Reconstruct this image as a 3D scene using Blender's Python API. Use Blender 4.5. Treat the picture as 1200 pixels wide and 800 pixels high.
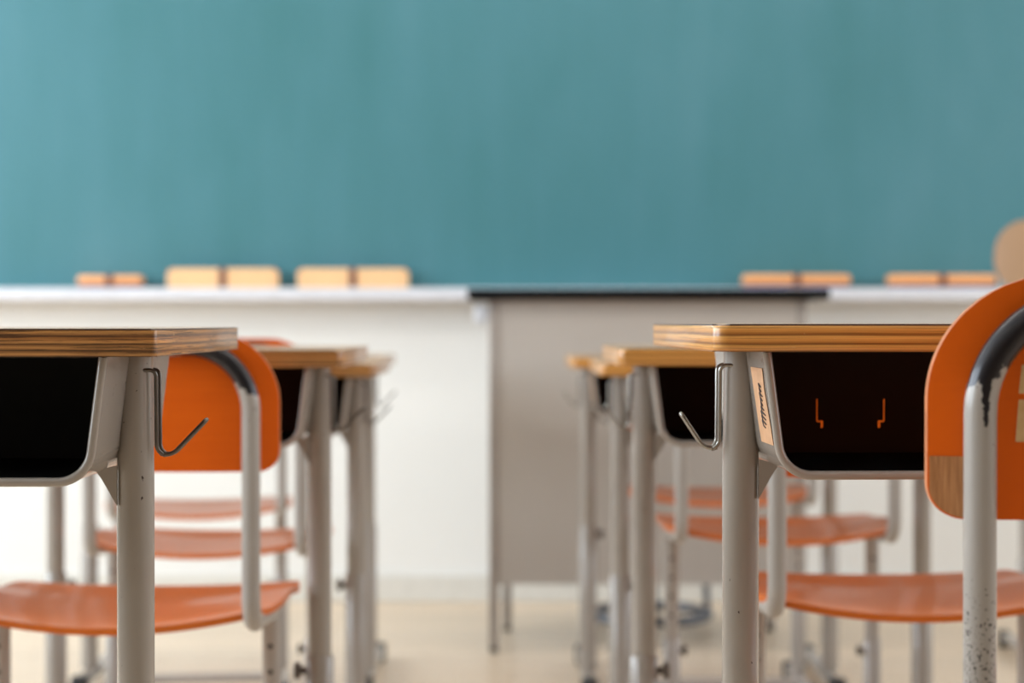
import bpy, bmesh, math, random
from mathutils import Vector, Matrix
random.seed(7)
for o in list(bpy.data.objects):
    bpy.data.objects.remove(o)
S = bpy.context.scene
C = S.collection
PI = math.pi

# ------------------------------------------------------------ camera, light, exposure
CAMZ = 0.765
cam = bpy.data.cameras.new('camera')
cam.sensor_width = 36.0
cam.lens = 2355 / 1200 * 36.0
cam.clip_start = 0.05
cam.dof.use_dof = True
cam.dof.focus_distance = 1.56
cam.dof.aperture_fstop = 5.2
camo = bpy.data.objects.new('camera', cam)
camo.location = (0, 0, CAMZ)
camo.rotation_euler = (PI / 2 - math.atan(22 / 2355), 0, 0)
C.objects.link(camo)
S.camera = camo
S.view_settings.view_transform = 'Standard'
S.view_settings.look = 'None'
S.view_settings.exposure = 0.0
S.view_settings.gamma = 1
S.view_settings.use_curve_mapping = False

w = bpy.data.worlds.new('sky')
S.world = w
w.use_nodes = True
bg = w.node_tree.nodes['Background']
bg.inputs[0].default_value = (0.80, 0.90, 1.0, 1)
bg.inputs[1].default_value = 1.0

ROOM = dict(x0=-3.6, x1=4.2, y0=-4.5, y1=5.51, z1=3.0)
WINS = [(0.2, 2.5), (2.9, 5.2)]
WIN_Z = (0.85, 2.65)


def area(name, loc, rot, sx, sy, power, col):
    l = bpy.data.lights.new(name, 'AREA')
    l.shape = 'RECTANGLE'
    l.size = sx
    l.size_y = sy
    l.energy = power
    l.color = col
    o = bpy.data.objects.new(name, l)
    o.location = loc
    o.rotation_euler = rot
    C.objects.link(o)


for a, b in WINS:      # daylight coming in through the windows of the left wall
    area('window_daylight', (ROOM['x0'] - 0.16, (a + b) / 2, sum(WIN_Z) / 2), (0, -PI / 2, 0),
         WIN_Z[1] - WIN_Z[0], b - a, 120, (0.81, 0.925, 1.02))
for a, b in WINS:      # weaker daylight from the corridor windows on the right
    area('corridor_daylight', (ROOM['x1'] + 0.16, (a + b) / 2, sum(WIN_Z) / 2), (0, PI / 2, 0),
         WIN_Z[1] - WIN_Z[0], b - a, 42, (0.90, 0.95, 1.0))
FILL_LAMPS = [(-0.9, 2.6), (1.2, 2.6), (3.2, 2.6), (0.2, 4.3)]  # unseen ceiling lamps, added as weak fill light over the desks
FILL_POWER = 7


# ------------------------------------------------------------ materials
def srgb(r, g, b):
    f = lambda c: (c / 255 / 12.92) if c / 255 <= 0.04045 else ((c / 255 + 0.055) / 1.055) ** 2.4
    return (f(r), f(g), f(b), 1)


class NT:
    def __init__(self, name, rough=0.5, metal=0.0, coat=0.0, spec=0.5):
        self.m = bpy.data.materials.new(name)
        self.m.use_nodes = True
        self.t = self.m.node_tree
        self.b = self.t.nodes['Principled BSDF']
        self.b.inputs['Roughness'].default_value = rough
        self.b.inputs['Metallic'].default_value = metal
        self.b.inputs['Coat Weight'].default_value = coat
        self.b.inputs['Coat Roughness'].default_value = 0.05
        self.b.inputs['Specular IOR Level'].default_value = spec
        self.tc = self.t.nodes.new('ShaderNodeTexCoord')

    def n(self, kind, **kw):
        nd = self.t.nodes.new('ShaderNode' + kind)
        for k, v in kw.items():
            setattr(nd, k, v)
        return nd

    def link(self, a, b):
        self.t.links.new(a, b)

    def val(self, x):
        return x

    def math(self, op, a, b=None, c=None):
        nd = self.n('Math', operation=op)
        for i, v in enumerate((a, b, c)):
            if v is None:
                continue
            if isinstance(v, (int, float)):
                nd.inputs[i].default_value = v
            else:
                self.link(v, nd.inputs[i])
        return nd.outputs[0]

    def xyz(self):
        s = self.n('SeparateXYZ')
        self.link(self.tc.outputs['Object'], s.inputs[0])
        return s.outputs[0], s.outputs[1], s.outputs[2]

    def noise(self, scale=(1, 1, 1), detail=3, rough=0.55, s=1.0):
        mp = self.n('Mapping')
        mp.inputs['Scale'].default_value = scale
        self.link(self.tc.outputs['Object'], mp.inputs[0])
        nz = self.n('TexNoise')
        nz.inputs['Scale'].default_value = s
        nz.inputs['Detail'].default_value = detail
        nz.inputs['Roughness'].default_value = rough
        self.link(mp.outputs[0], nz.inputs[0])
        return nz.outputs[0]

    def ramp(self, fac, stops, interp='LINEAR'):
        r = self.n('ValToRGB')
        r.color_ramp.interpolation = interp
        e = r.color_ramp.elements
        while len(e) < len(stops):
            e.new(0.5)
        for el, (p, c) in zip(e, stops):
            el.position = p
            el.color = c
        self.link(fac, r.inputs[0])
        return r.outputs[0]

    def mix(self, fac, a, b, mode='MIX'):
        nd = self.n('Mix', data_type='RGBA', blend_type=mode)
        for idx, v in ((0, fac), (6, a), (7, b)):
            if isinstance(v, (int, float)):
                nd.inputs[idx].default_value = v
            elif isinstance(v, tuple):
                nd.inputs[idx].default_value = v
            else:
                self.link(v, nd.inputs[idx])
        return nd.outputs[2]

    def color(self, c):
        if isinstance(c, tuple):
            self.b.inputs['Base Color'].default_value = c
        else:
            self.link(c, self.b.inputs['Base Color'])
        return self.m

    def rough(self, f):
        self.link(f, self.b.inputs['Roughness'])

    def bump(self, h, strength=0.2, dist=0.001):
        bp = self.n('Bump')
        bp.inputs['Strength'].default_value = strength
        bp.inputs['Distance'].default_value = dist
        self.link(h, bp.inputs['Height'])
        self.link(bp.outputs[0], self.b.inputs['Normal'])


def gray(v):
    return (v, v, v, 1)


def plain(name, col, rough=0.5, metal=0.0, coat=0.0, var=0.05, sc=30):
    t = NT(name, rough, metal, coat)
    f = t.noise((sc, sc, sc))
    lo = tuple(c * (1 - var) for c in col[:3]) + (1,)
    hi = tuple(min(1, c * (1 + var)) for c in col[:3]) + (1,)
    return t.color(t.ramp(f, [(0.3, lo), (0.7, hi)]))


def painted_steel(name, col, chips=0.30, low=None):
    """grey enamel with a few chips; low = z below which rust specks gather"""
    t = NT(name, 0.24, 0.0, 0.5)
    x, y, z = t.xyz()
    base = t.ramp(t.noise((14, 14, 3)), [(0.3, tuple(c * 0.94 for c in col[:3]) + (1,)), (0.7, col)])
    sp = t.noise((260, 260, 150), 2)
    sp2 = t.noise((30, 30, 14), 2)
    k = t.math('MULTIPLY', t.math('GREATER_THAN', sp, 0.735), t.math('GREATER_THAN', sp2, 0.50))
    c = t.mix(k, base, srgb(70, 58, 50))
    if low is not None:
        g = t.math('MULTIPLY', t.math('SUBTRACT', low, z), 4.0)
        g = t.math('MINIMUM', t.math('MAXIMUM', g, 0.0), 0.16)
        k2 = t.math('GREATER_THAN', t.math('ADD', t.noise((230, 230, 120), 3), g), 0.73)
        c = t.mix(k2, c, srgb(45, 36, 32))
    return t.color(c)


STEEL = srgb(154, 145, 136)
M_desk_steel = painted_steel('grey desk enamel', STEEL)
M_chair_steel = painted_steel('grey chair enamel', srgb(168, 160, 153))


def arch_material(name, zb, streak=False, low=None):
    """chair back tube: enamel rubbed off along the top of the arch, dark metal below it"""
    t = NT(name, 0.28, 0.0, 0.25)
    x, y, z = t.xyz()
    ax = t.math('ABSOLUTE', x)
    lim = t.math('ADD', zb, t.math('MULTIPLY', t.math('SUBTRACT', 0.180, ax), 0.50))
    nz = t.math('MULTIPLY', t.math('SUBTRACT', t.noise((150, 150, 110), 4), 0.5), 0.022)
    worn = t.math('GREATER_THAN', t.math('ADD', z, nz), lim)
    if streak:
        sx = t.math('ABSOLUTE', t.math('ADD', x, 0.1675))
        sx = t.math('ADD', sx, t.math('MULTIPLY', t.math('SUBTRACT', t.noise((260, 260, 260), 3), 0.5), 0.006))
        s1 = t.math('LESS_THAN', sx, t.math('ADD', 0.0012, t.math('MULTIPLY', 0.075, t.math('SUBTRACT', z, zb - 0.024))))
        s2 = t.math('GREATER_THAN', z, zb - 0.024)
        s3 = t.math('LESS_THAN', y, 0.0)
        worn = t.math('MAXIMUM', worn, t.math('MULTIPLY', s3, t.math('MULTIPLY', s1, s2)))
    base = t.ramp(t.noise((14, 14, 3)), [(0.3, srgb(158, 151, 145)), (0.7, srgb(168, 161, 154))])
    sp = t.math('GREATER_THAN', t.noise((210, 210, 90), 2), 0.735)
    base = t.mix(sp, base, srgb(75, 62, 55))
    if low is not None:
        g = t.math('MULTIPLY', t.math('SUBTRACT', low, z), 3.2)
        g = t.math('MINIMUM', t.math('MAXIMUM', g, 0.0), 0.105)
        k2 = t.math('GREATER_THAN', t.math('ADD', t.noise((520, 520, 420), 3), g), 0.70)
        base = t.mix(t.math('MULTIPLY', k2, t.math('GREATER_THAN', g, 0.005)), base, srgb(40, 33, 32))
    t.color(t.mix(worn, base, srgb(42, 40, 44)))
    mr = t.math('SUBTRACT', 0.34, t.math('MULTIPLY', worn, 0.06))
    t.rough(mr)
    t.link(t.math('MULTIPLY', worn, 0.55), t.b.inputs['Metallic'])
    return t.m


def orange_wood(name, c1, c2, coat=0.5):
    t = NT(name, 0.36, 0.0, coat, 0.3)
    f = t.noise((5, 60, 190), 5, 0.65)
    f2 = t.noise((3, 3, 5), 2)
    c = t.mix(f2, t.ramp(f, [(0.3, c1), (0.7, c2)]), t.ramp(f, [(0.35, c2), (0.7, c1)]))
    return t.color(c)


M_orange = orange_wood('orange lacquered plywood', srgb(204, 78, 3), srgb(240, 110, 14), 0.0)
M_orange_edge = plain('plywood edge of chair', srgb(196, 120, 74), 0.5, var=0.2, sc=90)
M_seat = orange_wood('orange lacquered seat', srgb(198, 94, 24), srgb(212, 110, 36), 0.22)


def ply_edge(name, stripes, rough=0.32, scar=0.0):
    """desktop: laminate on top, plies showing on the edge"""
    t = NT(name, rough, 0.0, 0.35)
    x, y, z = t.xyz()
    warp = t.math('MULTIPLY', t.math('SUBTRACT', t.noise((5, 5, 20), 2), 0.5), 0.0022)
    zz = t.math('ADD', z, warp)
    fz = t.math('MULTIPLY', t.math('MULTIPLY', zz, -1.0), 1 / 0.022)
    plies = t.ramp(fz, stripes)
    streak = t.ramp(t.noise((7, 7, 1300), 5, 0.7), [(0.30, gray(0.40)), (0.52, gray(1.0)), (0.75, gray(1.28))])
    c = t.mix(1.0, plies, streak, 'MULTIPLY')
    if scar:
        k = t.math('GREATER_THAN', t.noise((9, 9, 900), 5, 0.72), 0.65 - scar)
        c = t.mix(t.math('MULTIPLY', k, 0.8), c, srgb(52, 30, 16))
    k = t.math('GREATER_THAN', t.noise((120, 120, 500), 4), 0.70)
    c = t.mix(t.math('MULTIPLY', k, 0.6), c, srgb(225, 190, 140))
    top = t.math('GREATER_THAN', z, -0.0012)
    c = t.mix(top, c, srgb(64, 40, 28))
    geo = t.n('NewGeometry')
    sep = t.n('SeparateXYZ')
    t.link(geo.outputs['Normal'], sep.inputs[0])
    up = t.math('GREATER_THAN', sep.outputs[2], 0.9)
    c = t.mix(up, c, t.ramp(t.noise((4, 60, 4), 4), [(0.3, srgb(178, 136, 92)), (0.7, srgb(196, 156, 110))]))
    return t.color(c)


A, B, D = srgb(228, 168, 90), srgb(128, 76, 32), srgb(208, 142, 68)
STRIPE = [(0.0, B), (0.10, A), (0.26, D), (0.36, B), (0.44, A), (0.60, D), (0.68, B), (0.76, A), (0.88, D), (0.97, B)]
A2, B2, D2 = srgb(206, 148, 84), srgb(102, 62, 32), srgb(184, 122, 64)
STRIPE2 = [(0.0, B2), (0.10, A2), (0.24, B2), (0.34, D2), (0.46, A2), (0.54, B2), (0.66, A2), (0.76, B2), (0.88, A2), (0.97, B2)]
M_top_bright = ply_edge('golden plywood desktop', STRIPE)
M_top_worn = ply_edge('worn brown plywood desktop', STRIPE2, 0.4, 0.10)
M_top_mid = ply_edge('brown plywood desktop', STRIPE2, 0.34, 0.05)
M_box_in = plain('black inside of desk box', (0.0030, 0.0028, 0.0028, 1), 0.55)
M_knob = plain('dark knob', srgb(104, 96, 90), 0.45, 0.3)
M_rubber = plain('black rubber foot', srgb(40, 38, 38), 0.7)
M_hook = plain('bare steel wire', srgb(150, 146, 140), 0.25, 0.9)
M_hook_dark = plain('tarnished steel wire', srgb(104, 98, 92), 0.28, 0.9)
M_bolt = plain('bolt', srgb(90, 72, 52), 0.4, 0.5)
M_tape = plain('tan paper tape', srgb(206, 158, 118), 0.6, var=0.10, sc=60)
M_ink = plain('ink', srgb(60, 46, 46), 0.7)
M_gusset = plain('brown primer gusset', srgb(150, 112, 78), 0.5)
M_hole = plain('adjusting hole', (0.01, 0.01, 0.01, 1), 0.8)

t = NT('brown wood grain patch', 0.5)
M_patch = t.color(t.ramp(t.noise((420, 60, 22), 5, 0.7), [(0.3, srgb(142, 88, 46)), (0.6, srgb(190, 132, 84)), (0.8, srgb(212, 160, 112))]))
t = NT('masking tape', 0.65)
M_mask = t.color(t.ramp(t.noise((80, 80, 80), 3), [(0.3, srgb(206, 166, 112)), (0.7, srgb(222, 186, 136))]))

t = NT('green chalkboard', 0.42, spec=0.4)
big = t.noise((0.9, 1, 0.55), 4, 0.6)
ver = t.noise((5.5, 1, 0.7), 4, 0.6)
f = t.math('ADD', t.math('MULTIPLY', big, 0.72), t.math('MULTIPLY', ver, 0.28))
M_board = t.color(t.ramp(f, [(0.30, srgb(58, 114, 118)), (0.5, srgb(74, 126, 135)), (0.72, srgb(92, 138, 150))]))
M_wall = plain('white painted plaster', srgb(238, 236, 232), 0.7, var=0.015, sc=3)
M_backwall = plain('brown wood panelling', srgb(120, 92, 66), 0.6, var=0.1, sc=4)
M_ceil = plain('ceiling board', srgb(240, 240, 238), 0.8, var=0.01)
M_base = plain('pale baseboard', srgb(222, 218, 210), 0.5)
M_tray = plain('pale aluminium tray', srgb(222, 222, 228), 0.4, 0.1)
M_black_top = plain('black table top', srgb(6, 9, 12), 0.7)
M_black_top.node_tree.nodes['Principled BSDF'].inputs['Specular IOR Level'].default_value = 0.12
M_tdesk = plain('warm grey steel panel', srgb(184, 176, 168), 0.45, var=0.03, sc=4)
M_tpost = plain('grey steel post', srgb(160, 150, 142), 0.45)
M_white = plain('white plastic', srgb(228, 230, 236), 0.35)
M_stool_metal = plain('blue grey tube', srgb(104, 106, 114), 0.3, 0.4)
M_stool_pad = plain('black vinyl pad', srgb(34, 32, 32), 0.45)
M_er_wood = plain('eraser back', srgb(244, 172, 112), 0.4, var=0.06)
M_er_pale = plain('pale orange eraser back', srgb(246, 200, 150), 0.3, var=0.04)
M_er_felt = plain('purple felt', srgb(78, 70, 128), 0.9)
M_er_strap = plain('eraser strap', srgb(120, 74, 62), 0.7)
M_tan = orange_wood('pale beech plywood', srgb(172, 138, 106), srgb(186, 154, 124), 0.1)

t = NT('oak floor boards', 0.42, 0.0, 0.15)
mp = t.n('Mapping')
t.link(t.tc.outputs['Object'], mp.inputs[0])
br = t.n('TexBrick')
br.offset = 0.37
br.inputs['Scale'].default_value = 1.0
br.inputs['Brick Width'].default_value = 1.2
br.inputs['Row Height'].default_value = 0.10
br.inputs['Mortar Size'].default_value = 0.0012
br.inputs['Color1'].default_value = srgb(226, 202, 174)
br.inputs['Color2'].default_value = srgb(216, 194, 168)
br.inputs['Mortar'].default_value = srgb(160, 128, 92)
t.link(mp.outputs[0], br.inputs[0])
g = t.ramp(t.noise((3, 40, 1), 4), [(0.3, gray(0.9)), (0.7, gray(1.05))])
M_floor = t.color(t.mix(1.0, br.outputs[0], g, 'MULTIPLY'))

t = NT('fill lamp diffuser', 0.5)
t.b.inputs['Emission Color'].default_value = (1, 0.97, 0.92, 1)
t.b.inputs['Emission Strength'].default_value = 3.0
M_fill_lamp = t.color(gray(0.9))


# ------------------------------------------------------------ mesh helpers
def obj(name, bm, mats, parent=None, loc=None, smooth=True, angle=38):
    bmesh.ops.recalc_face_normals(bm, faces=bm.faces[:])
    me = bpy.data.meshes.new(name)
    bm.to_mesh(me)
    bm.free()
    if not isinstance(mats, (list, tuple)):
        mats = [mats]
    for m in mats:
        me.materials.append(m)
    if smooth:
        for p in me.polygons:
            p.use_smooth = True
        me.set_sharp_from_angle(angle=math.radians(angle))
    o = bpy.data.objects.new(name, me)
    C.objects.link(o)
    if parent:
        o.parent = parent
    if loc:
        o.location = loc
    return o


def tag(o, label, cat, group=None):
    o['label'] = label
    o['category'] = cat
    if group:
        o['group'] = group
    return o


def thing(name, label, cat, loc=(0, 0, 0), rz=0.0, group=None):
    o = bpy.data.objects.new(name, None)
    o.empty_display_size = 0.05
    C.objects.link(o)
    o.location = loc
    o.rotation_euler = (0, 0, rz)
    return tag(o, label, cat, group)


def struct(name, bm, m):
    o = obj(name, bm, m, smooth=False)
    o['kind'] = 'structure'
    return o


def box(bm, x0, x1, y0, y1, z0, z1, bev=0.0, mi=0, seg=2):
    vs = [bm.verts.new((x, y, z)) for x in (x0, x1) for y in (y0, y1) for z in (z0, z1)]
    fs = [bm.faces.new([vs[i] for i in q]) for q in
          ((0, 1, 3, 2), (4, 6, 7, 5), (0, 4, 5, 1), (2, 3, 7, 6), (0, 2, 6, 4), (1, 5, 7, 3))]
    bmesh.ops.recalc_face_normals(bm, faces=fs)
    for f in fs:
        f.material_index = mi
    if bev:
        es = list({e for f in fs for e in f.edges})
        r = bmesh.ops.bevel(bm, geom=es, offset=bev, segments=seg, affect='EDGES', profile=0.5)
        for f in r['faces']:
            f.material_index = mi


def fillet(pts, r, n=8):
    """round the inner corners of a polyline; r = one radius or one per inner corner"""
    pts = [Vector(p) for p in pts]
    out = [pts[0]]
    for i in range(1, len(pts) - 1):
        ri = r[i - 1] if isinstance(r, (list, tuple)) else r
        p, a, b = pts[i], pts[i - 1], pts[i + 1]
        u, v = (a - p).normalized(), (b - p).normalized()
        ang = u.angle(v)
        if ri <= 0 or ang > PI - 0.01:
            out.append(p)
            continue
        d = ri / math.tan(ang / 2)
        cdir = (u + v).normalized()
        c = p + cdir * (ri / math.sin(ang / 2))
        s, e = p + u * d - c, p + v * d - c
        tot = s.angle(e)
        for k in range(n + 1):
            q = k / n
            out.append(c + (s * math.sin((1 - q) * tot) + e * math.sin(q * tot)) / math.sin(tot))
    out.append(pts[-1])
    return out


def tube(bm, pts, r, seg=16, mi=0, cap=True, round_end=False):
    pts = [Vector(p) for p in pts]
    n = len(pts)
    rs = r if isinstance(r, (list, tuple)) else [r] * n
    tang = []
    for i in range(n):
        a = pts[max(i - 1, 0)]
        b = pts[min(i + 1, n - 1)]
        tang.append((b - a).normalized())
    up = Vector((0, 0, 1)) if abs(tang[0].z) < 0.9 else Vector((0, 1, 0))
    nrm = (up - tang[0] * up.dot(tang[0])).normalized()
    rings = []
    for i in range(n):
        if i:
            q = tang[i - 1].rotation_difference(tang[i])
            nrm = (q @ nrm)
            nrm = (nrm - tang[i] * nrm.dot(tang[i])).normalized()
        bi = tang[i].cross(nrm)
        rings.append([bm.verts.new(pts[i] + (nrm * math.cos(2 * PI * k / seg) + bi * math.sin(2 * PI * k / seg)) * rs[i])
                      for k in range(seg)])
    for i in range(n - 1):
        for k in range(seg):
            f = bm.faces.new((rings[i][k], rings[i][(k + 1) % seg], rings[i + 1][(k + 1) % seg], rings[i + 1][k]))
            f.material_index = mi
    if cap:
        for ring, tg, rr, sgn in ((rings[0], tang[0], rs[0], -1), (rings[-1], tang[-1], rs[-1], 1)):
            if round_end:
                cpt = sum((v.co for v in ring), Vector()) / seg
                prev = ring
                for a in (0.45, 0.9):
                    nr = [bm.verts.new(cpt + (v.co - cpt) * math.cos(a * 1.35) + tg * sgn * rr * math.sin(a * 1.35)) for v in ring]
                    for k in range(seg):
                        bm.faces.new((prev[k], prev[(k + 1) % seg], nr[(k + 1) % seg], nr[k])).material_index = mi
                    prev = nr
                bm.faces.new(prev).material_index = mi
            else:
                bm.faces.new(ring).material_index = mi


def prism(bm, poly, axis, a, b, mi=0):
    """extrude a 2-D polygon along axis ('x','y','z') from a to b"""
    def P(u, v, d):
        return {'x': (d, u, v), 'y': (u, d, v), 'z': (u, v, d)}[axis]
    v0 = [bm.verts.new(P(u, v, a)) for u, v in poly]
    v1 = [bm.verts.new(P(u, v, b)) for u, v in poly]
    n = len(poly)
    fs = [bm.faces.new(v0), bm.faces.new(v1)]
    for i in range(n):
        fs.append(bm.faces.new((v0[i], v0[(i + 1) % n], v1[(i + 1) % n], v1[i])))
    for f in fs:
        f.material_index = mi
    return fs


def rrect(x0, x1, y0, y1, rads, n=8):
    """rounded rectangle, radii for (x0y0, x1y0, x1y1, x0y1)"""
    out = []
    cs = [(x0, y0, PI, rads[0]), (x1, y0, 1.5 * PI, rads[1]), (x1, y1, 0, rads[2]), (x0, y1, 0.5 * PI, rads[3])]
    for cx, cy, a0, r in cs:
        ox = cx + (r if cx == x0 else -r)
        oy = cy + (r if cy == y0 else -r)
        for k in range(n + 1):
            a = a0 + k / n * PI / 2
            out.append((ox + r * math.cos(a), oy + r * math.sin(a)))
    return out


# ------------------------------------------------------------ the setting
R = ROOM
b = bmesh.new(); box(b, R['x0'], R['x1'], R['y0'], R['y1'] + 0.1, -0.1, 0.0); struct('floor', b, M_floor)
b = bmesh.new(); box(b, R['x0'], R['x1'], R['y0'], R['y1'] + 0.1, R['z1'], R['z1'] + 0.1); struct('ceiling', b, M_ceil)
b = bmesh.new(); box(b, R['x0'], R['x1'], R['y1'], R['y1'] + 0.1, 0, R['z1']); struct('wall_front', b, M_wall)
b = bmesh.new(); box(b, R['x0'], R['x1'], R['y0'] - 0.1, R['y0'], 0, R['z1']); struct('wall_back', b, M_backwall)
ys = [R['y0']] + [v for p in WINS for v in p] + [R['y1']]
wn = 1
for side, xa, xb, fa, fb in (('left', R['x0'] - 0.12, R['x0'], R['x0'] - 0.09, R['x0'] - 0.03), ('right', R['x1'], R['x1'] + 0.12, R['x1'] + 0.03, R['x1'] + 0.09)):
    b = bmesh.new()
    box(b, xa, xb, R['y0'], R['y1'], 0, WIN_Z[0])
    box(b, xa, xb, R['y0'], R['y1'], WIN_Z[1], R['z1'])
    for i in range(0, len(ys), 2):
        box(b, xa, xb, ys[i], ys[i + 1], *WIN_Z)
    struct('wall_' + side, b, M_wall)
    for y0, y1 in WINS:
        b = bmesh.new()
        for yy in (y0, (y0 + y1) / 2 - 0.02, y1 - 0.04):
            box(b, fa, fb, yy, yy + 0.04, *WIN_Z)
        for zz in (WIN_Z[0], WIN_Z[1] - 0.04):
            box(b, fa, fb, y0, y1, zz, zz + 0.04)
        struct('window_%d' % wn, b, M_tray)
        wn += 1
b = bmesh.new(); box(b, R['x0'], R['x1'], R['y1'] - 0.012, R['y1'], 0, 0.075, 0.003); struct('baseboard_front', b, M_base)

for x, y in FILL_LAMPS:
    tl = thing('fill_ceiling_light', 'added white strip lamp on the unseen ceiling, fill light above the rows of desks', 'added fill lamp', (x, y, R['z1']), 0, 'added ceiling fill lamps')
    b = bmesh.new(); box(b, -0.62, 0.62, -0.11, 0.11, -0.06, 0, 0.006); obj('housing', b, M_white, tl)
    b = bmesh.new(); box(b, -0.6, 0.6, -0.08, 0.08, -0.075, -0.061, 0.004); obj('diffuser', b, M_fill_lamp, tl)
    area('fill_light', (x, y, R['z1'] - 0.08), (0, 0, 0), 1.2, 0.16, FILL_POWER, (1.0, 0.965, 0.91))

# ------------------------------------------------------------ chalkboard with its tray
WY = R['y1']
cb = thing('chalkboard', 'wide green chalkboard filling the front wall above the tray', 'chalkboard', (0.2, WY, 0.86))
b = bmesh.new(); box(b, -2.4, 2.4, -0.03, -0.004, 0.0, 1.25, 0.002); obj('writing_surface', b, M_board, cb, smooth=False)
b = bmesh.new()
box(b, -2.45, 2.45, -0.04, -0.002, 1.25, 1.29, 0.004)
box(b, -2.45, -2.4, -0.04, -0.002, 0.0, 1.25, 0.004)
box(b, 2.4, 2.45, -0.04, -0.002, 0.0, 1.25, 0.004)
obj('board_frame', b, M_tray, cb)
TY, TZ = WY - 0.115, 0.857
b = bmesh.new()
prism(b, [(WY - 0.002, TZ - 0.012), (WY - 0.002, TZ - 0.03), (TY, TZ - 0.034), (TY - 0.006, TZ - 0.028), (TY - 0.006, TZ - 0.001),
          (TY, TZ + 0.002), (TY + 0.004, TZ - 0.004), (TY + 0.012, TZ - 0.012)], 'x', -2.4, 2.7)
tag(obj('chalk_tray', b, M_tray, smooth=False), 'long pale metal chalk tray under the green board', 'tray')


def eraser(name_label, px0, px1, zh, upright, back, group):
    y = TY + 0.042
    s = 2355 / y
    x0, x1 = (px0 - 600) / s, (px1 - 600) / s
    wd = x1 - x0
    zf = TZ - 0.0118
    e = thing('chalkboard_eraser', name_label, 'eraser', ((x0 + x1) / 2, y, zf), 0, group)
    h = wd / 2
    if upright:      # standing on its long edge, back to the room
        b = bmesh.new()
        prism(b, rrect(-h, h, 0, zh, (0.016,) * 4, 6), 'y', -0.016, 0.0)
        bmesh.ops.bevel(b, geom=[q for q in b.edges if abs(q.verts[0].co.y + 0.016) < 1e-5 and abs(q.verts[1].co.y + 0.016) < 1e-5], offset=0.006, segments=3, affect='EDGES')
        for q in b.faces:
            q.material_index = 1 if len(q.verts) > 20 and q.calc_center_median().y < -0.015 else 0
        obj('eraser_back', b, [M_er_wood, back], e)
        b = bmesh.new(); prism(b, rrect(-h + 0.003, h - 0.003, 0.003, zh - 0.003, (0.014,) * 4, 6), 'y', 0.0002, 0.022); obj('felt_pad', b, M_er_felt, e)
        b = bmesh.new(); box(b, -0.010, 0.010, -0.0185, -0.0165, -0.0 + 0.001, zh + 0.001, 0.0006); obj('strap', b, M_er_strap, e)
    else:
        b = bmesh.new(); box(b, -h, h, -0.028, 0.028, 0.0, 0.020, 0.006, seg=3); obj('felt_pad', b, M_er_felt, e)
        b = bmesh.new(); box(b, -h - 0.001, h + 0.001, -0.029, 0.029, 0.0202, zh, 0.010, seg=4); obj('eraser_back', b, back, e)
        b = bmesh.new(); box(b, -0.010, 0.010, -0.0305, 0.0305, 0.012, zh + 0.0016, 0.0008); obj('strap', b, M_er_strap, e)


EG = None
eraser('small flat eraser with orange back, nearest the left end of the chalk tray', 93, 168, 0.047, False, M_er_wood, EG)
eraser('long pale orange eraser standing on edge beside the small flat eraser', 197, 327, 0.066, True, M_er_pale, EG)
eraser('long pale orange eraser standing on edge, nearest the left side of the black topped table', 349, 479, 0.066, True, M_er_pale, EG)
eraser('long flat orange eraser with blue felt behind the right end of the black table top', 870, 995, 0.050, False, M_er_wood, EG)
eraser('long flat orange eraser with blue felt on the tray beside the rounded beige chair back', 1040, 1165, 0.050, False, M_er_wood, EG)

# ------------------------------------------------------------ teacher's table
td = thing('teacher_table', "grey steel teacher's table with black top and closed front panel before the board", 'table', (0.3145, 4.655, 0))
HW = 0.368
b = bmesh.new(); box(b, -0.418, 0.418, -0.035, 0.42, 0.819, 0.843, 0.004); obj('table_top', b, M_black_top, td)
b = bmesh.new(); box(b, -HW + 0.022, HW - 0.022, 0.004, 0.016, 0.158, 0.818); obj('front_panel', b, M_tdesk, td)
for s in (-1, 1):
    b = bmesh.new(); box(b, s * HW - (0.012 if s > 0 else 0), s * HW + (0 if s > 0 else 0.012), 0.024, 0.32, 0.20, 0.818); obj('side_panel', b, M_tdesk, td)
    xa = -HW if s < 0 else HW - 0.022
    b = bmesh.new(); box(b, xa, xa + 0.022, 0, 0.022, 0.012, 0.818, 0.003)
    lg = obj('leg', b, M_tpost, td)
    b = bmesh.new(); box(b, xa + 0.001, xa + 0.021, 0.001, 0.021, 0.0, 0.0118, 0.002); obj('foot_cap', b, M_rubber, lg)
    xa = -HW + 0.030 if s < 0 else HW - 0.052
    b = bmesh.new(); box(b, xa, xa + 0.022, 0.325, 0.347, 0.012, 0.818, 0.003)
    lg = obj('leg', b, M_tpost, td)
    b = bmesh.new(); box(b, xa + 0.001, xa + 0.021, 0.326, 0.346, 0.0, 0.0118, 0.002); obj('foot_cap', b, M_rubber, lg)
b = bmesh.new(); box(b, -HW - 0.034, -HW - 0.0005, 0.03, 0.075, 0.765, 0.806, 0.006); o = obj('side_bracket', b, M_white, td); o['label'] = 'small white bracket'

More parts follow.
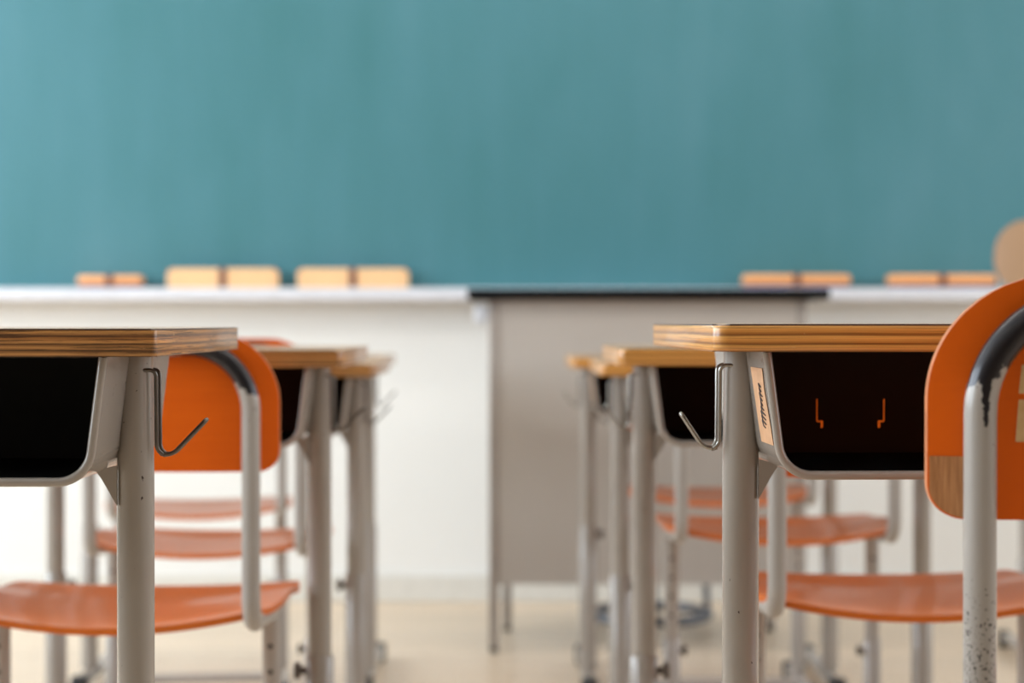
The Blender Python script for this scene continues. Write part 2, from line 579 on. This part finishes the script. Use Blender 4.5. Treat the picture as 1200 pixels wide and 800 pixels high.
# stool tucked behind the table
st = thing('stool', "stool with round blue-grey tube base tucked under the teacher's table", 'stool', (0.348, 5.07, 0))
b = bmesh.new()
ring = [(0.150 * math.cos(a), 0.145 * math.sin(a), 0.030) for a in [2 * PI * k / 40 for k in range(41)]]
tube(b, ring, 0.013, 12, cap=False); obj('base_ring', b, M_stool_metal, st)
for a in (0.12, PI / 2, PI - 0.12, 1.5 * PI):
    b = bmesh.new(); tube(b, [(0.148 * math.cos(a), 0.143 * math.sin(a), 0.034), (0.13 * math.cos(a), 0.125 * math.sin(a), 0.40)], 0.009, 10); obj('leg', b, M_stool_metal, st)
b = bmesh.new()
for rr, z0, z1 in ((0.155, 0.40, 0.445),):
    prism(b, [(rr * math.cos(2 * PI * k / 40), rr * math.sin(2 * PI * k / 40)) for k in range(40)], 'z', z0, z1)
bmesh.ops.bevel(b, geom=[e for e in b.edges if abs(e.verts[0].co.z - e.verts[1].co.z) < 1e-5], offset=0.012, segments=3, affect='EDGES')
obj('seat', b, M_stool_pad, st)


# ------------------------------------------------------------ school desk
DW, DD, TH = 0.29, 0.225, 0.021       # half width, half depth, top thickness
LX, LYY = 0.252, -0.105               # leg position
LR = 0.0150


def box_profile(off, ztop, zbot, n=8):
    """U of the storage box, from left top round the bottom to right top (x, z)"""
    tw, bw = 0.250 - off, 0.238 - off
    zb = zbot + off
    pts = [(-tw, 0, ztop), (-bw, 0, zb), (bw, 0, zb), (tw, 0, ztop)]
    f = fillet(pts, max(0.028 - off, 0.004), n)
    return [(p.x, p.z) for p in f]


def slit_panel(bm, y, x0, x1, z0, z1, slits, lim):
    xs, zs = {x0, x1, x0 * 0.8, x1 * 0.8}, {z0, z1} | {z0 + q for q in (0.002, 0.005, 0.009, 0.014, 0.020, 0.027)}
    cl = lambda x, z: max(-lim(z), min(lim(z), x))
    for a, b_, c, d in slits:
        xs |= {a, b_}; zs |= {c, d}
    xs, zs = sorted(xs), sorted(zs)
    for i in range(len(xs) - 1):
        for k in range(len(zs) - 1):
            cx, cz = (xs[i] + xs[i + 1]) / 2, (zs[k] + zs[k + 1]) / 2
            if any(a < cx < b_ and c < cz < d for a, b_, c, d in slits):
                continue
            v = [bm.verts.new(p) for p in ((cl(xs[i], zs[k]), y, zs[k]), (cl(xs[i + 1], zs[k]), y, zs[k]), (cl(xs[i + 1], zs[k + 1]), y, zs[k + 1]), (cl(xs[i], zs[k + 1]), y, zs[k + 1]))]
            bm.faces.new(v).material_index = 1
    bmesh.ops.remove_doubles(bm, verts=[v for v in bm.verts if abs(v.co.y - y) < 1e-6], dist=1e-6)


def make_desk(label, xc, yn, topz, rz=0.0, mat=M_top_bright, corner=0.010, hook=M_hook, tape=False, tape_mark=False, hw=0.29, slots=True):
    DW, LX, BX = hw, hw - 0.038, hw - 0.29
    """xc = centre in x, yn = y of the edge nearest the seated pupil"""
    c = Vector((0, DD, 0)); c.rotate(Matrix.Rotation(rz, 3, 'Z'))
    d = thing('school_desk', label, 'desk', (xc + c.x, yn + c.y, 0), rz, 'school desks')
    # desktop
    b = bmesh.new()
    prism(b, rrect(-DW, DW, -DD, DD, (corner,) * 4, 6), 'z', -TH, 0)
    es = [e for e in b.edges if abs(e.verts[0].co.z - e.verts[1].co.z) < 1e-6]
    bmesh.ops.bevel(b, geom=es, offset=0.0042 if corner > 0.006 else 0.0022, segments=3, affect='EDGES', profile=0.5)
    obj('desktop', b, mat, d, (0, 0, topz))
    zt = topz - TH - 0.0003
    zb = zt - 0.0965
    y0, y1 = -DD + 0.014, 0.070
    # storage box
    b = bmesh.new()
    grow = lambda pf: [(x + math.copysign(BX, x), z) for x, z in pf]
    po, pi_ = grow(box_profile(0, zt, zb)), grow(box_profile(0.0016, zt, zb))
    n = len(po)
    vo0 = [b.verts.new((x, y0, z)) for x, z in po]; vo1 = [b.verts.new((x, y1, z)) for x, z in po]
    vi0 = [b.verts.new((x, y0, z)) for x, z in pi_]; vi1 = [b.verts.new((x, y1, z)) for x, z in pi_]
    for i in range(n - 1):
        b.faces.new((vo0[i], vo0[i + 1], vo1[i + 1], vo1[i])).material_index = 0
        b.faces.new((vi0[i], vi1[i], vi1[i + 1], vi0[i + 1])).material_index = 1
        b.faces.new((vo0[i], vi0[i], vi0[i + 1], vo0[i + 1])).material_index = 0
        b.faces.new((vo1[i], vo1[i + 1], vi1[i + 1], vi1[i])).material_index = 0
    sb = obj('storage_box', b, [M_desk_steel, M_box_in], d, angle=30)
    b = bmesh.new()       # its back with the hook-shaped slots
    sl = []
    for sx in ((-0.157, -0.096, 0.096, 0.157) if slots else ()):
        k = 1 if sx in (-0.157, 0.096) else -1
        za = topz - 0.068
        sl += [(sx - 0.0005, sx + 0.0005, za - 0.020, za),
               (min(sx, sx + k * 0.0045), max(sx, sx + k * 0.0045), za - 0.0207, za - 0.0195),
               (sx + k * 0.0045 - 0.001, sx + k * 0.0045 + 0.001, za - 0.026, za - 0.0195)]
    half = sorted((z, x) for x, z in pi_ if x > 0)

    def lim(z):
        for (za_, xa_), (zb_, xb_) in zip(half, half[1:]):
            if za_ <= z <= zb_:
                return xa_ + (xb_ - xa_) * (z - za_) / max(zb_ - za_, 1e-6) + 0.0006
        return half[0][1] if z < half[0][0] else half[-1][1]
    slit_panel(b, y1 - 0.003, -0.247 - BX, 0.247 + BX, zb + 0.0012, zt, sl, lim)
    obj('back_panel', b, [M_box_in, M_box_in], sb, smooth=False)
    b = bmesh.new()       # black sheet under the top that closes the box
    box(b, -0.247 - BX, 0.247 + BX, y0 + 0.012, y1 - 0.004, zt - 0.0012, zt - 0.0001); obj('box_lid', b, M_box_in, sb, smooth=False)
    b = bmesh.new()       # rolled rim round the opening
    tube(b, [(x, y0 - 0.001, z) for x, z in grow(box_profile(0.0022, zt - 0.0003, zb, 12))], 0.0036, 10); obj('rim', b, M_desk_steel, sb)
    if tape:
        b = bmesh.new()
        fx = lambda z: -0.250 - BX + 0.012 * (zt - z) / 0.0965
        za, zc = zt - 0.013, zt - 0.072
        ya, yb = y0 + 0.011, y0 + 0.066
        for rows in ([(za, ya + 0.004, yb + 0.006), (za - 0.016, ya + 0.006, yb + 0.004), (zc + 0.012, ya - 0.004, yb), (zc, ya - 0.006, yb - 0.004)],):
            vs = [[b.verts.new((fx(z) - e, p, z)) for p in (q0, q1)] for z, q0, q1 in rows for e in (0.0008,)]
            for i in range(len(vs) - 1):
                b.faces.new((vs[i][0], vs[i][1], vs[i + 1][1], vs[i + 1][0]))
        tp = obj('tape_label', b, M_tape, sb, smooth=False); tp['label'] = 'tan paper tape with dark handwriting'
        md = tp.modifiers.new('t', 'SOLIDIFY'); md.thickness = 0.0003
        if tape_mark:
            b = bmesh.new()
            random.seed(4)
            for k in range(9):        # a column of joined handwritten strokes
                z = za - 0.014 - k * 0.0036
                ym = (ya + yb) / 2 - 0.004
                w_ = random.uniform(0.004, 0.013)
                p = [(-w_, -0.001), (w_ * 0.7, 0.0022), (w_ * 0.2, -0.0026), (-w_ * 0.5, -0.0038)]
                pts = [(fx(z + v) - 0.0014, ym + u, z + v) for u, v in p]
                tube(b, fillet(pts, 0.0004, 3), 0.00042, 6)
            obj('handwriting', b, M_ink, sb)
    # legs, sleeves, knobs, hooks, gussets, feet
    for s in (-1, 1):
        b = bmesh.new()
        tube(b, [(s * LX, LYY, zt - 0.0002), (s * LX, LYY, zt - 0.05), (s * LX, LYY, zt - 0.10), (s * LX, LYY, 0.30)], [LR * 0.93, LR * 0.96, LR, LR], 28)
        lg = obj('leg', b, M_desk_steel, d)
        b = bmesh.new()
        tube(b, [(s * LX, LYY, 0.345), (s * LX, LYY, 0.342), (s * LX, LYY, 0.04)], [LR + 0.0010, LR + 0.0030, LR + 0.0030], 28); obj('leg_sleeve', b, M_desk_steel, lg)
        b = bmesh.new()
        xi = s * (LX - LR - 0.003)
        tube(b, [(xi, LYY, 0.325), (xi - s * 0.006, LYY, 0.325)], 0.005, 12)
        tube(b, [(xi - s * 0.006, LYY, 0.325), (xi - s * 0.007, LYY, 0.325), (xi - s * 0.013, LYY, 0.325), (xi - s * 0.014, LYY, 0.325)], [0.009, 0.0105, 0.0105, 0.009], 14)
        obj('height_knob', b, M_knob, lg)
        # hook: one bent wire, doubled, closed at its tip
        b = bmesh.new()
        xo = LX + LR * 0.8
        prof = [(LX + 0.008, -0.0335), (xo + 0.006, -0.0335), (xo + 0.0065, -0.100), (xo + 0.017, -0.103), (xo + (0.043 if s > 0 else 0.035), -0.076)]
        pr = fillet([(u, 0, v) for u, v in prof], [0.005, 0.009, 0.012], 6)
        tip = pr[-1]
        e = 0.0034
        ln = len(pr) - 1
        ee = lambda i: e + 0.0066 * (1 - i / ln) ** 0.7
        loop = [Vector((p.x, -ee(i), p.z)) for i, p in enumerate(pr)]
        dr = (pr[-1] - pr[-2]).normalized()
        for k in range(1, 8):
            a = PI * k / 8
            loop.append(Vector((tip.x, 0, tip.z)) + dr * math.sin(a) * e + Vector((0, -math.cos(a) * e, 0)))
        loop += [Vector((pr[i].x, ee(i), pr[i].z)) for i in range(ln, -1, -1)]
        tube(b, [(s * p.x, p.y + LYY, p.z + topz) for p in loop], 0.0017, 10)
        obj('bag_hook', b, hook, d)
        b = bmesh.new()
        prism(b, [(s * (LX - 0.013), zb + 0.008), (s * (LX - 0.030), zb + 0.004), (s * (LX - 0.025), zb - 0.003), (s * (LX - 0.013), zb - 0.024)], 'y', LYY - 0.012, LYY - 0.008)
        obj('gusset', b, M_desk_steel, d, smooth=False)
        b = bmesh.new()
        tube(b, [(s * (LX - 0.012), LYY - 0.018, zt - 0.0002), (s * (LX - 0.012), LYY - 0.018, zt - 0.004)], 0.006, 12); obj('bolt', b, M_bolt, d)
        b = bmesh.new()
        tube(b, [(s * LX, -0.215, 0.026), (s * LX, 0.225, 0.026)], 0.0145, 20)
        ft = obj('foot_rail', b, M_desk_steel, d)
        for ya, yb in ((-0.225, -0.185), (0.200, 0.238)):
            b = bmesh.new(); box(b, s * LX - 0.017, s * LX + 0.017, ya, yb, 0.0, 0.042, 0.006); obj('rubber_cap', b, M_rubber, ft)
    return d


# ------------------------------------------------------------ school chair
TX, TR = 0.169, 0.0108


def arch_points(z0, z1, n=14):
    return fillet([(-TX, 0, z0), (-TX, 0, z1), (TX, 0, z1), (TX, 0, z0)], [0.074, 0.074], n)


def make_chair(label, xc, yb, seat, rz=0.0, wood=M_orange, seatm=M_seat, detail=False, group='school chairs', back_lift=0.0, rb=0.024):
    """xc, yb = centre of the back tube; seat = height of the middle of the seat"""
    d = thing('school_chair', label, 'chair', (xc, yb, 0), rz, group)
    zb0 = seat + 0.19 + back_lift
    zb1 = zb0 + 0.163
    hw = 0.199
    # backrest: bent plywood in front of the tube
    b = bmesh.new()
    out = rrect(-hw, hw, zb0, zb1, (rb, rb, 0.084, 0.084), 12)
    yf = lambda x: TR + 0.0008 + 0.012 * (max(abs(x) - 0.10, 0) / 0.10) ** 2
    th = 0.0085
    # slice into columns so that the sheet can bend
    xs = sorted({round(x, 5) for x, z in out} | {-0.199 + 0.398 * k / 24 for k in range(25)})
    lo, hi = {}, {}

    def zlim(x):
        ax = abs(x)
        r = rb; c = hw - r
        l = zb0 + (r - math.sqrt(max(r * r - (ax - c) ** 2, 0)) if ax > c else 0)
        r = 0.084; c = hw - r
        h = zb1 - (r - math.sqrt(max(r * r - (ax - c) ** 2, 0)) if ax > c else 0)
        return l, h
    cols = []
    for x in xs:
        l, h = zlim(x)
        cols.append([[b.verts.new((x, yf(x) + q, l + (h - l) * k / 6)) for k in range(7)] for q in (0, th)])
    for i in range(len(cols) - 1):
        for k in range(6):
            b.faces.new((cols[i][0][k], cols[i + 1][0][k], cols[i + 1][0][k + 1], cols[i][0][k + 1]))
            b.faces.new((cols[i][1][k], cols[i][1][k + 1], cols[i + 1][1][k + 1], cols[i + 1][1][k]))
        for k in (0, 6):
            b.faces.new((cols[i][0][k], cols[i][1][k], cols[i + 1][1][k], cols[i + 1][0][k])).material_index = 1
    for cc in (cols[0], cols[-1]):
        for k in range(6):
            b.faces.new((cc[0][k], cc[0][k + 1], cc[1][k + 1], cc[1][k])).material_index = 1
    br_ = obj('backrest', b, [wood, M_orange_edge], d, angle=50)
    # back tube: arch, then down and forward under the seat
    b = bmesh.new()
    zt = zb1 - 0.018
    zs = seat + 0.008
    pts = fillet([(-TX, 0.215, seat - 0.004), (-TX, 0.05, zs), (-TX, 0, zs), (-TX, 0, zt), (TX, 0, zt), (TX, 0, zs), (TX, 0.05, zs), (TX, 0.215, seat - 0.004)], [0.01, 0.035, 0.074, 0.074, 0.035, 0.01], 14)
    tube(b, pts, TR, 24)
    obj('back_frame', b, arch_material('chair back tube', zt - 0.058, detail, seat + 0.155 if detail else None), d)
    # seat: dished plywood
    b = bmesh.new()
    NX, NY = 32, 20
    y0, y1, sw, st_ = 0.022, 0.405, 0.192, 0.0085
    def sp(u, v, dz):
        # superellipse outline
        k = (1 - min(abs(v) ** 6, 1)) ** (1 / 6) if abs(v) > 0.55 else 1 - 0.0001
        kx = max(k, 0.80) if abs(v) > 0.55 else 1
        x = u * sw * kx
        yy = (y0 + y1) / 2 + v * (y1 - y0) / 2
        yy -= (0.012 * (1 - u * u)) * (1 if v < -0.4 else 0) * (abs(v) - 0.4) / 0.6
        rear = 1.0 if v < 0 else 1 - 0.85 * v
        z = seat + 0.024 * abs(x / sw) ** 2.0 * rear
        if v > 0.45:
            z += 0.008 * math.sin((v - 0.45) / 0.55 * PI * 0.5) - 0.012 * max(0, (v - 0.8) / 0.2) ** 2
        if v < -0.7:
            z += 0.004 * ((-v - 0.7) / 0.3) ** 2
        return (x, yy, z + dz)
    g = [[[b.verts.new(sp(-1 + 2 * i / NX, -1 + 2 * j / NY, q)) for j in range(NY + 1)] for i in range(NX + 1)] for q in (0, -st_)]
    for i in range(NX):
        for j in range(NY):
            b.faces.new((g[0][i][j], g[0][i + 1][j], g[0][i + 1][j + 1], g[0][i][j + 1]))
            b.faces.new((g[1][i][j], g[1][i][j + 1], g[1][i + 1][j + 1], g[1][i + 1][j]))
        for j in (0, NY):
            b.faces.new((g[0][i][j], g[1][i][j], g[1][i + 1][j], g[0][i + 1][j]))
    for j in range(NY):
        for i in (0, NX):
            b.faces.new((g[0][i][j], g[0][i][j + 1], g[1][i][j + 1], g[1][i][j]))
    obj('seat', b, seatm, d, angle=60)
    # one telescopic leg a side on a floor rail
    LY = 0.20
    for s in (-1, 1):
        b = bmesh.new()
        tube(b, [(s * TX, LY, seat - 0.002), (s * TX, LY, 0.18)], 0.0122, 20)
        lg = obj('leg', b, M_chair_steel, d)
        b = bmesh.new(); tube(b, [(s * TX, LY, 0.232), (s * TX, LY, 0.229), (s * TX, LY, 0.035)], [0.0130, 0.0148, 0.0148], 20); obj('leg_sleeve', b, M_chair_steel, lg)
        b = bmesh.new()
        xi = TX - 0.0148
        tube(b, [(s * xi, LY, 0.212), (s * (xi - 0.005), LY, 0.212)], 0.0045, 12)
        tube(b, [(s * (xi - 0.005), LY, 0.212), (s * (xi - 0.011), LY, 0.212)], 0.009, 12)
        obj('height_knob', b, M_knob, lg)
        b = bmesh.new()
        for k in range(5):
            z = seat - 0.045 - 0.032 * k
            if z > 0.245:
                tube(b, [(s * TX - 0.0006, LY - 0.0124, z), (s * TX - 0.0006, LY - 0.0116, z)], 0.0032, 10)
        obj('adjusting_hole', b, M_hole, lg)
        b = bmesh.new(); tube(b, [(s * TX, 0.0, 0.024), (s * TX, 0.335, 0.024)], 0.0125, 18)
        ft = obj('foot_rail', b, M_chair_steel, d)
        for ya, yb_ in ((-0.010, 0.030), (0.307, 0.345)):
            b = bmesh.new(); box(b, s * TX - 0.0138, s * TX + 0.0138, ya, yb_, 0.0, 0.038, 0.005); obj('rubber_cap', b, M_rubber, ft)
    b = bmesh.new(); tube(b, [(-TX + 0.01, 0.14, 0.026), (TX - 0.01, 0.14, 0.026)], 0.0105, 14); obj('crossbar', b, M_chair_steel, d)
    if detail:
        # wood-grain patch on the lower left corner of the back
        b = bmesh.new()
        ztop = zb0 + 0.042
        xsr = [-hw + 0.0012 + 0.040 * k / 20 for k in range(21)]
        cc = []
        for x in xsr:
            l, h = zlim(x)
            cc.append([b.verts.new((x, yf(x) - 0.0007, l + 0.0012)), b.verts.new((x, yf(x) - 0.0007, ztop))])
        for i in range(20):
            b.faces.new((cc[i][0], cc[i + 1][0], cc[i + 1][1], cc[i][1]))
        p = obj('repair_patch', b, M_patch, br_, smooth=False); p['label'] = 'brown wood-grain patch on the orange corner'
        p.modifiers.new('t', 'SOLIDIFY').thickness = 0.0004
        for za, zc, xa, xb in ((zb0 + 0.052, zb0 + 0.080, -0.1425, -0.095), (zb0 + 0.084, zb0 + 0.103, -0.1405, -0.10)):
            b = bmesh.new()
            v = [b.verts.new((x, yf(x) - 0.0007, z)) for x, z in ((xa, za), (xb, za), (xb, zc), (xa + 0.002, zc))]
            b.faces.new(v)
            p = obj('masking_tape', b, M_mask, br_, smooth=False); p['label'] = 'strip of tan masking tape'
            p.modifiers.new('t', 'SOLIDIFY').thickness = 0.0003
    return d


def xk(px, y):
    return (px - 600) * y / 2355


# desks, nearest first
make_desk('worn brown desk nearest the camera on the left, dark hook before an orange chair back', -0.2656 - DW, 1.50, 0.7605, 0, M_top_worn, 0.004, M_hook_dark, slots=False)
make_desk('golden edged desk nearest the camera on the right, tape label on its box', 0.1530 + DW * math.cos(math.radians(2)), 1.52 + DW * math.sin(math.radians(2)), 0.7640, math.radians(2), M_top_bright, 0.012, M_hook, True, True)
make_desk('desk in the left row directly behind the first orange chair back', -0.2055 - DW, 2.42, 0.732, 0, M_top_mid, 0.008, M_hook_dark)
make_desk('second desk of the right row, its hook beside the nearest right desk', 0.1290 + 0.31, 2.42, 0.734, 0, M_top_bright, 0.010, hw=0.31)
make_desk('third desk of the left row, blurred, corner showing past the second', -0.2240 - DW, 3.25, 0.698, 0, M_top_mid, 0.008, M_hook_dark)
make_desk('third desk of the right row, mostly hidden behind the second', 0.1425 + DW, 3.23, 0.700, 0, M_top_bright, 0.010)
make_desk('last desk of the left row, farthest from the camera before the white wall', -0.2640 - 0.33, 4.09, 0.694, 0, M_top_mid, 0.008, M_hook_dark, hw=0.33)
make_desk("last desk of the right row, nearest the teacher's table, tape label on its box", 0.1200 + DW, 4.06, 0.694, 0, M_top_bright, 0.010, M_hook, True)

# chairs
make_chair('orange chair at the right edge with worn dark tube and brown patch on its back', 0.4767, 1.32, 0.444, 0, detail=True)
make_chair('orange chair seen behind the hook of the nearest left desk, full back in view', -0.468, 2.30, 0.409, 0, back_lift=-0.006)
make_chair('orange chair on the right whose glossy seat shows below the nearest right desk', 0.4727, 2.30, 0.424, 0, back_lift=-0.027)
make_chair('orange chair at the third left desk, seat seen above the nearer left seat', -0.506, 3.205, 0.390, 0, back_lift=-0.003)
make_chair('orange chair at the third right desk, seat seen above the nearest right seat', 0.438, 3.185, 0.414, 0, back_lift=-0.022)
make_chair('orange chair at the last left desk, the highest and farthest seat on the left', -0.632, 4.03, 0.372, math.radians(7))
make_chair("orange chair at the last right desk, farthest seat in front of the teacher's table", 0.427, 3.98, 0.402, 0, back_lift=-0.046)

# tall pale chair by the board at the right edge
ch = make_chair('tall pale beige chair back rising against the green board at the right edge', xk(1162, 4.75) + 0.199, 4.75, 0.655, PI, wood=M_tan, seatm=M_tan, group=None, rb=0.066)
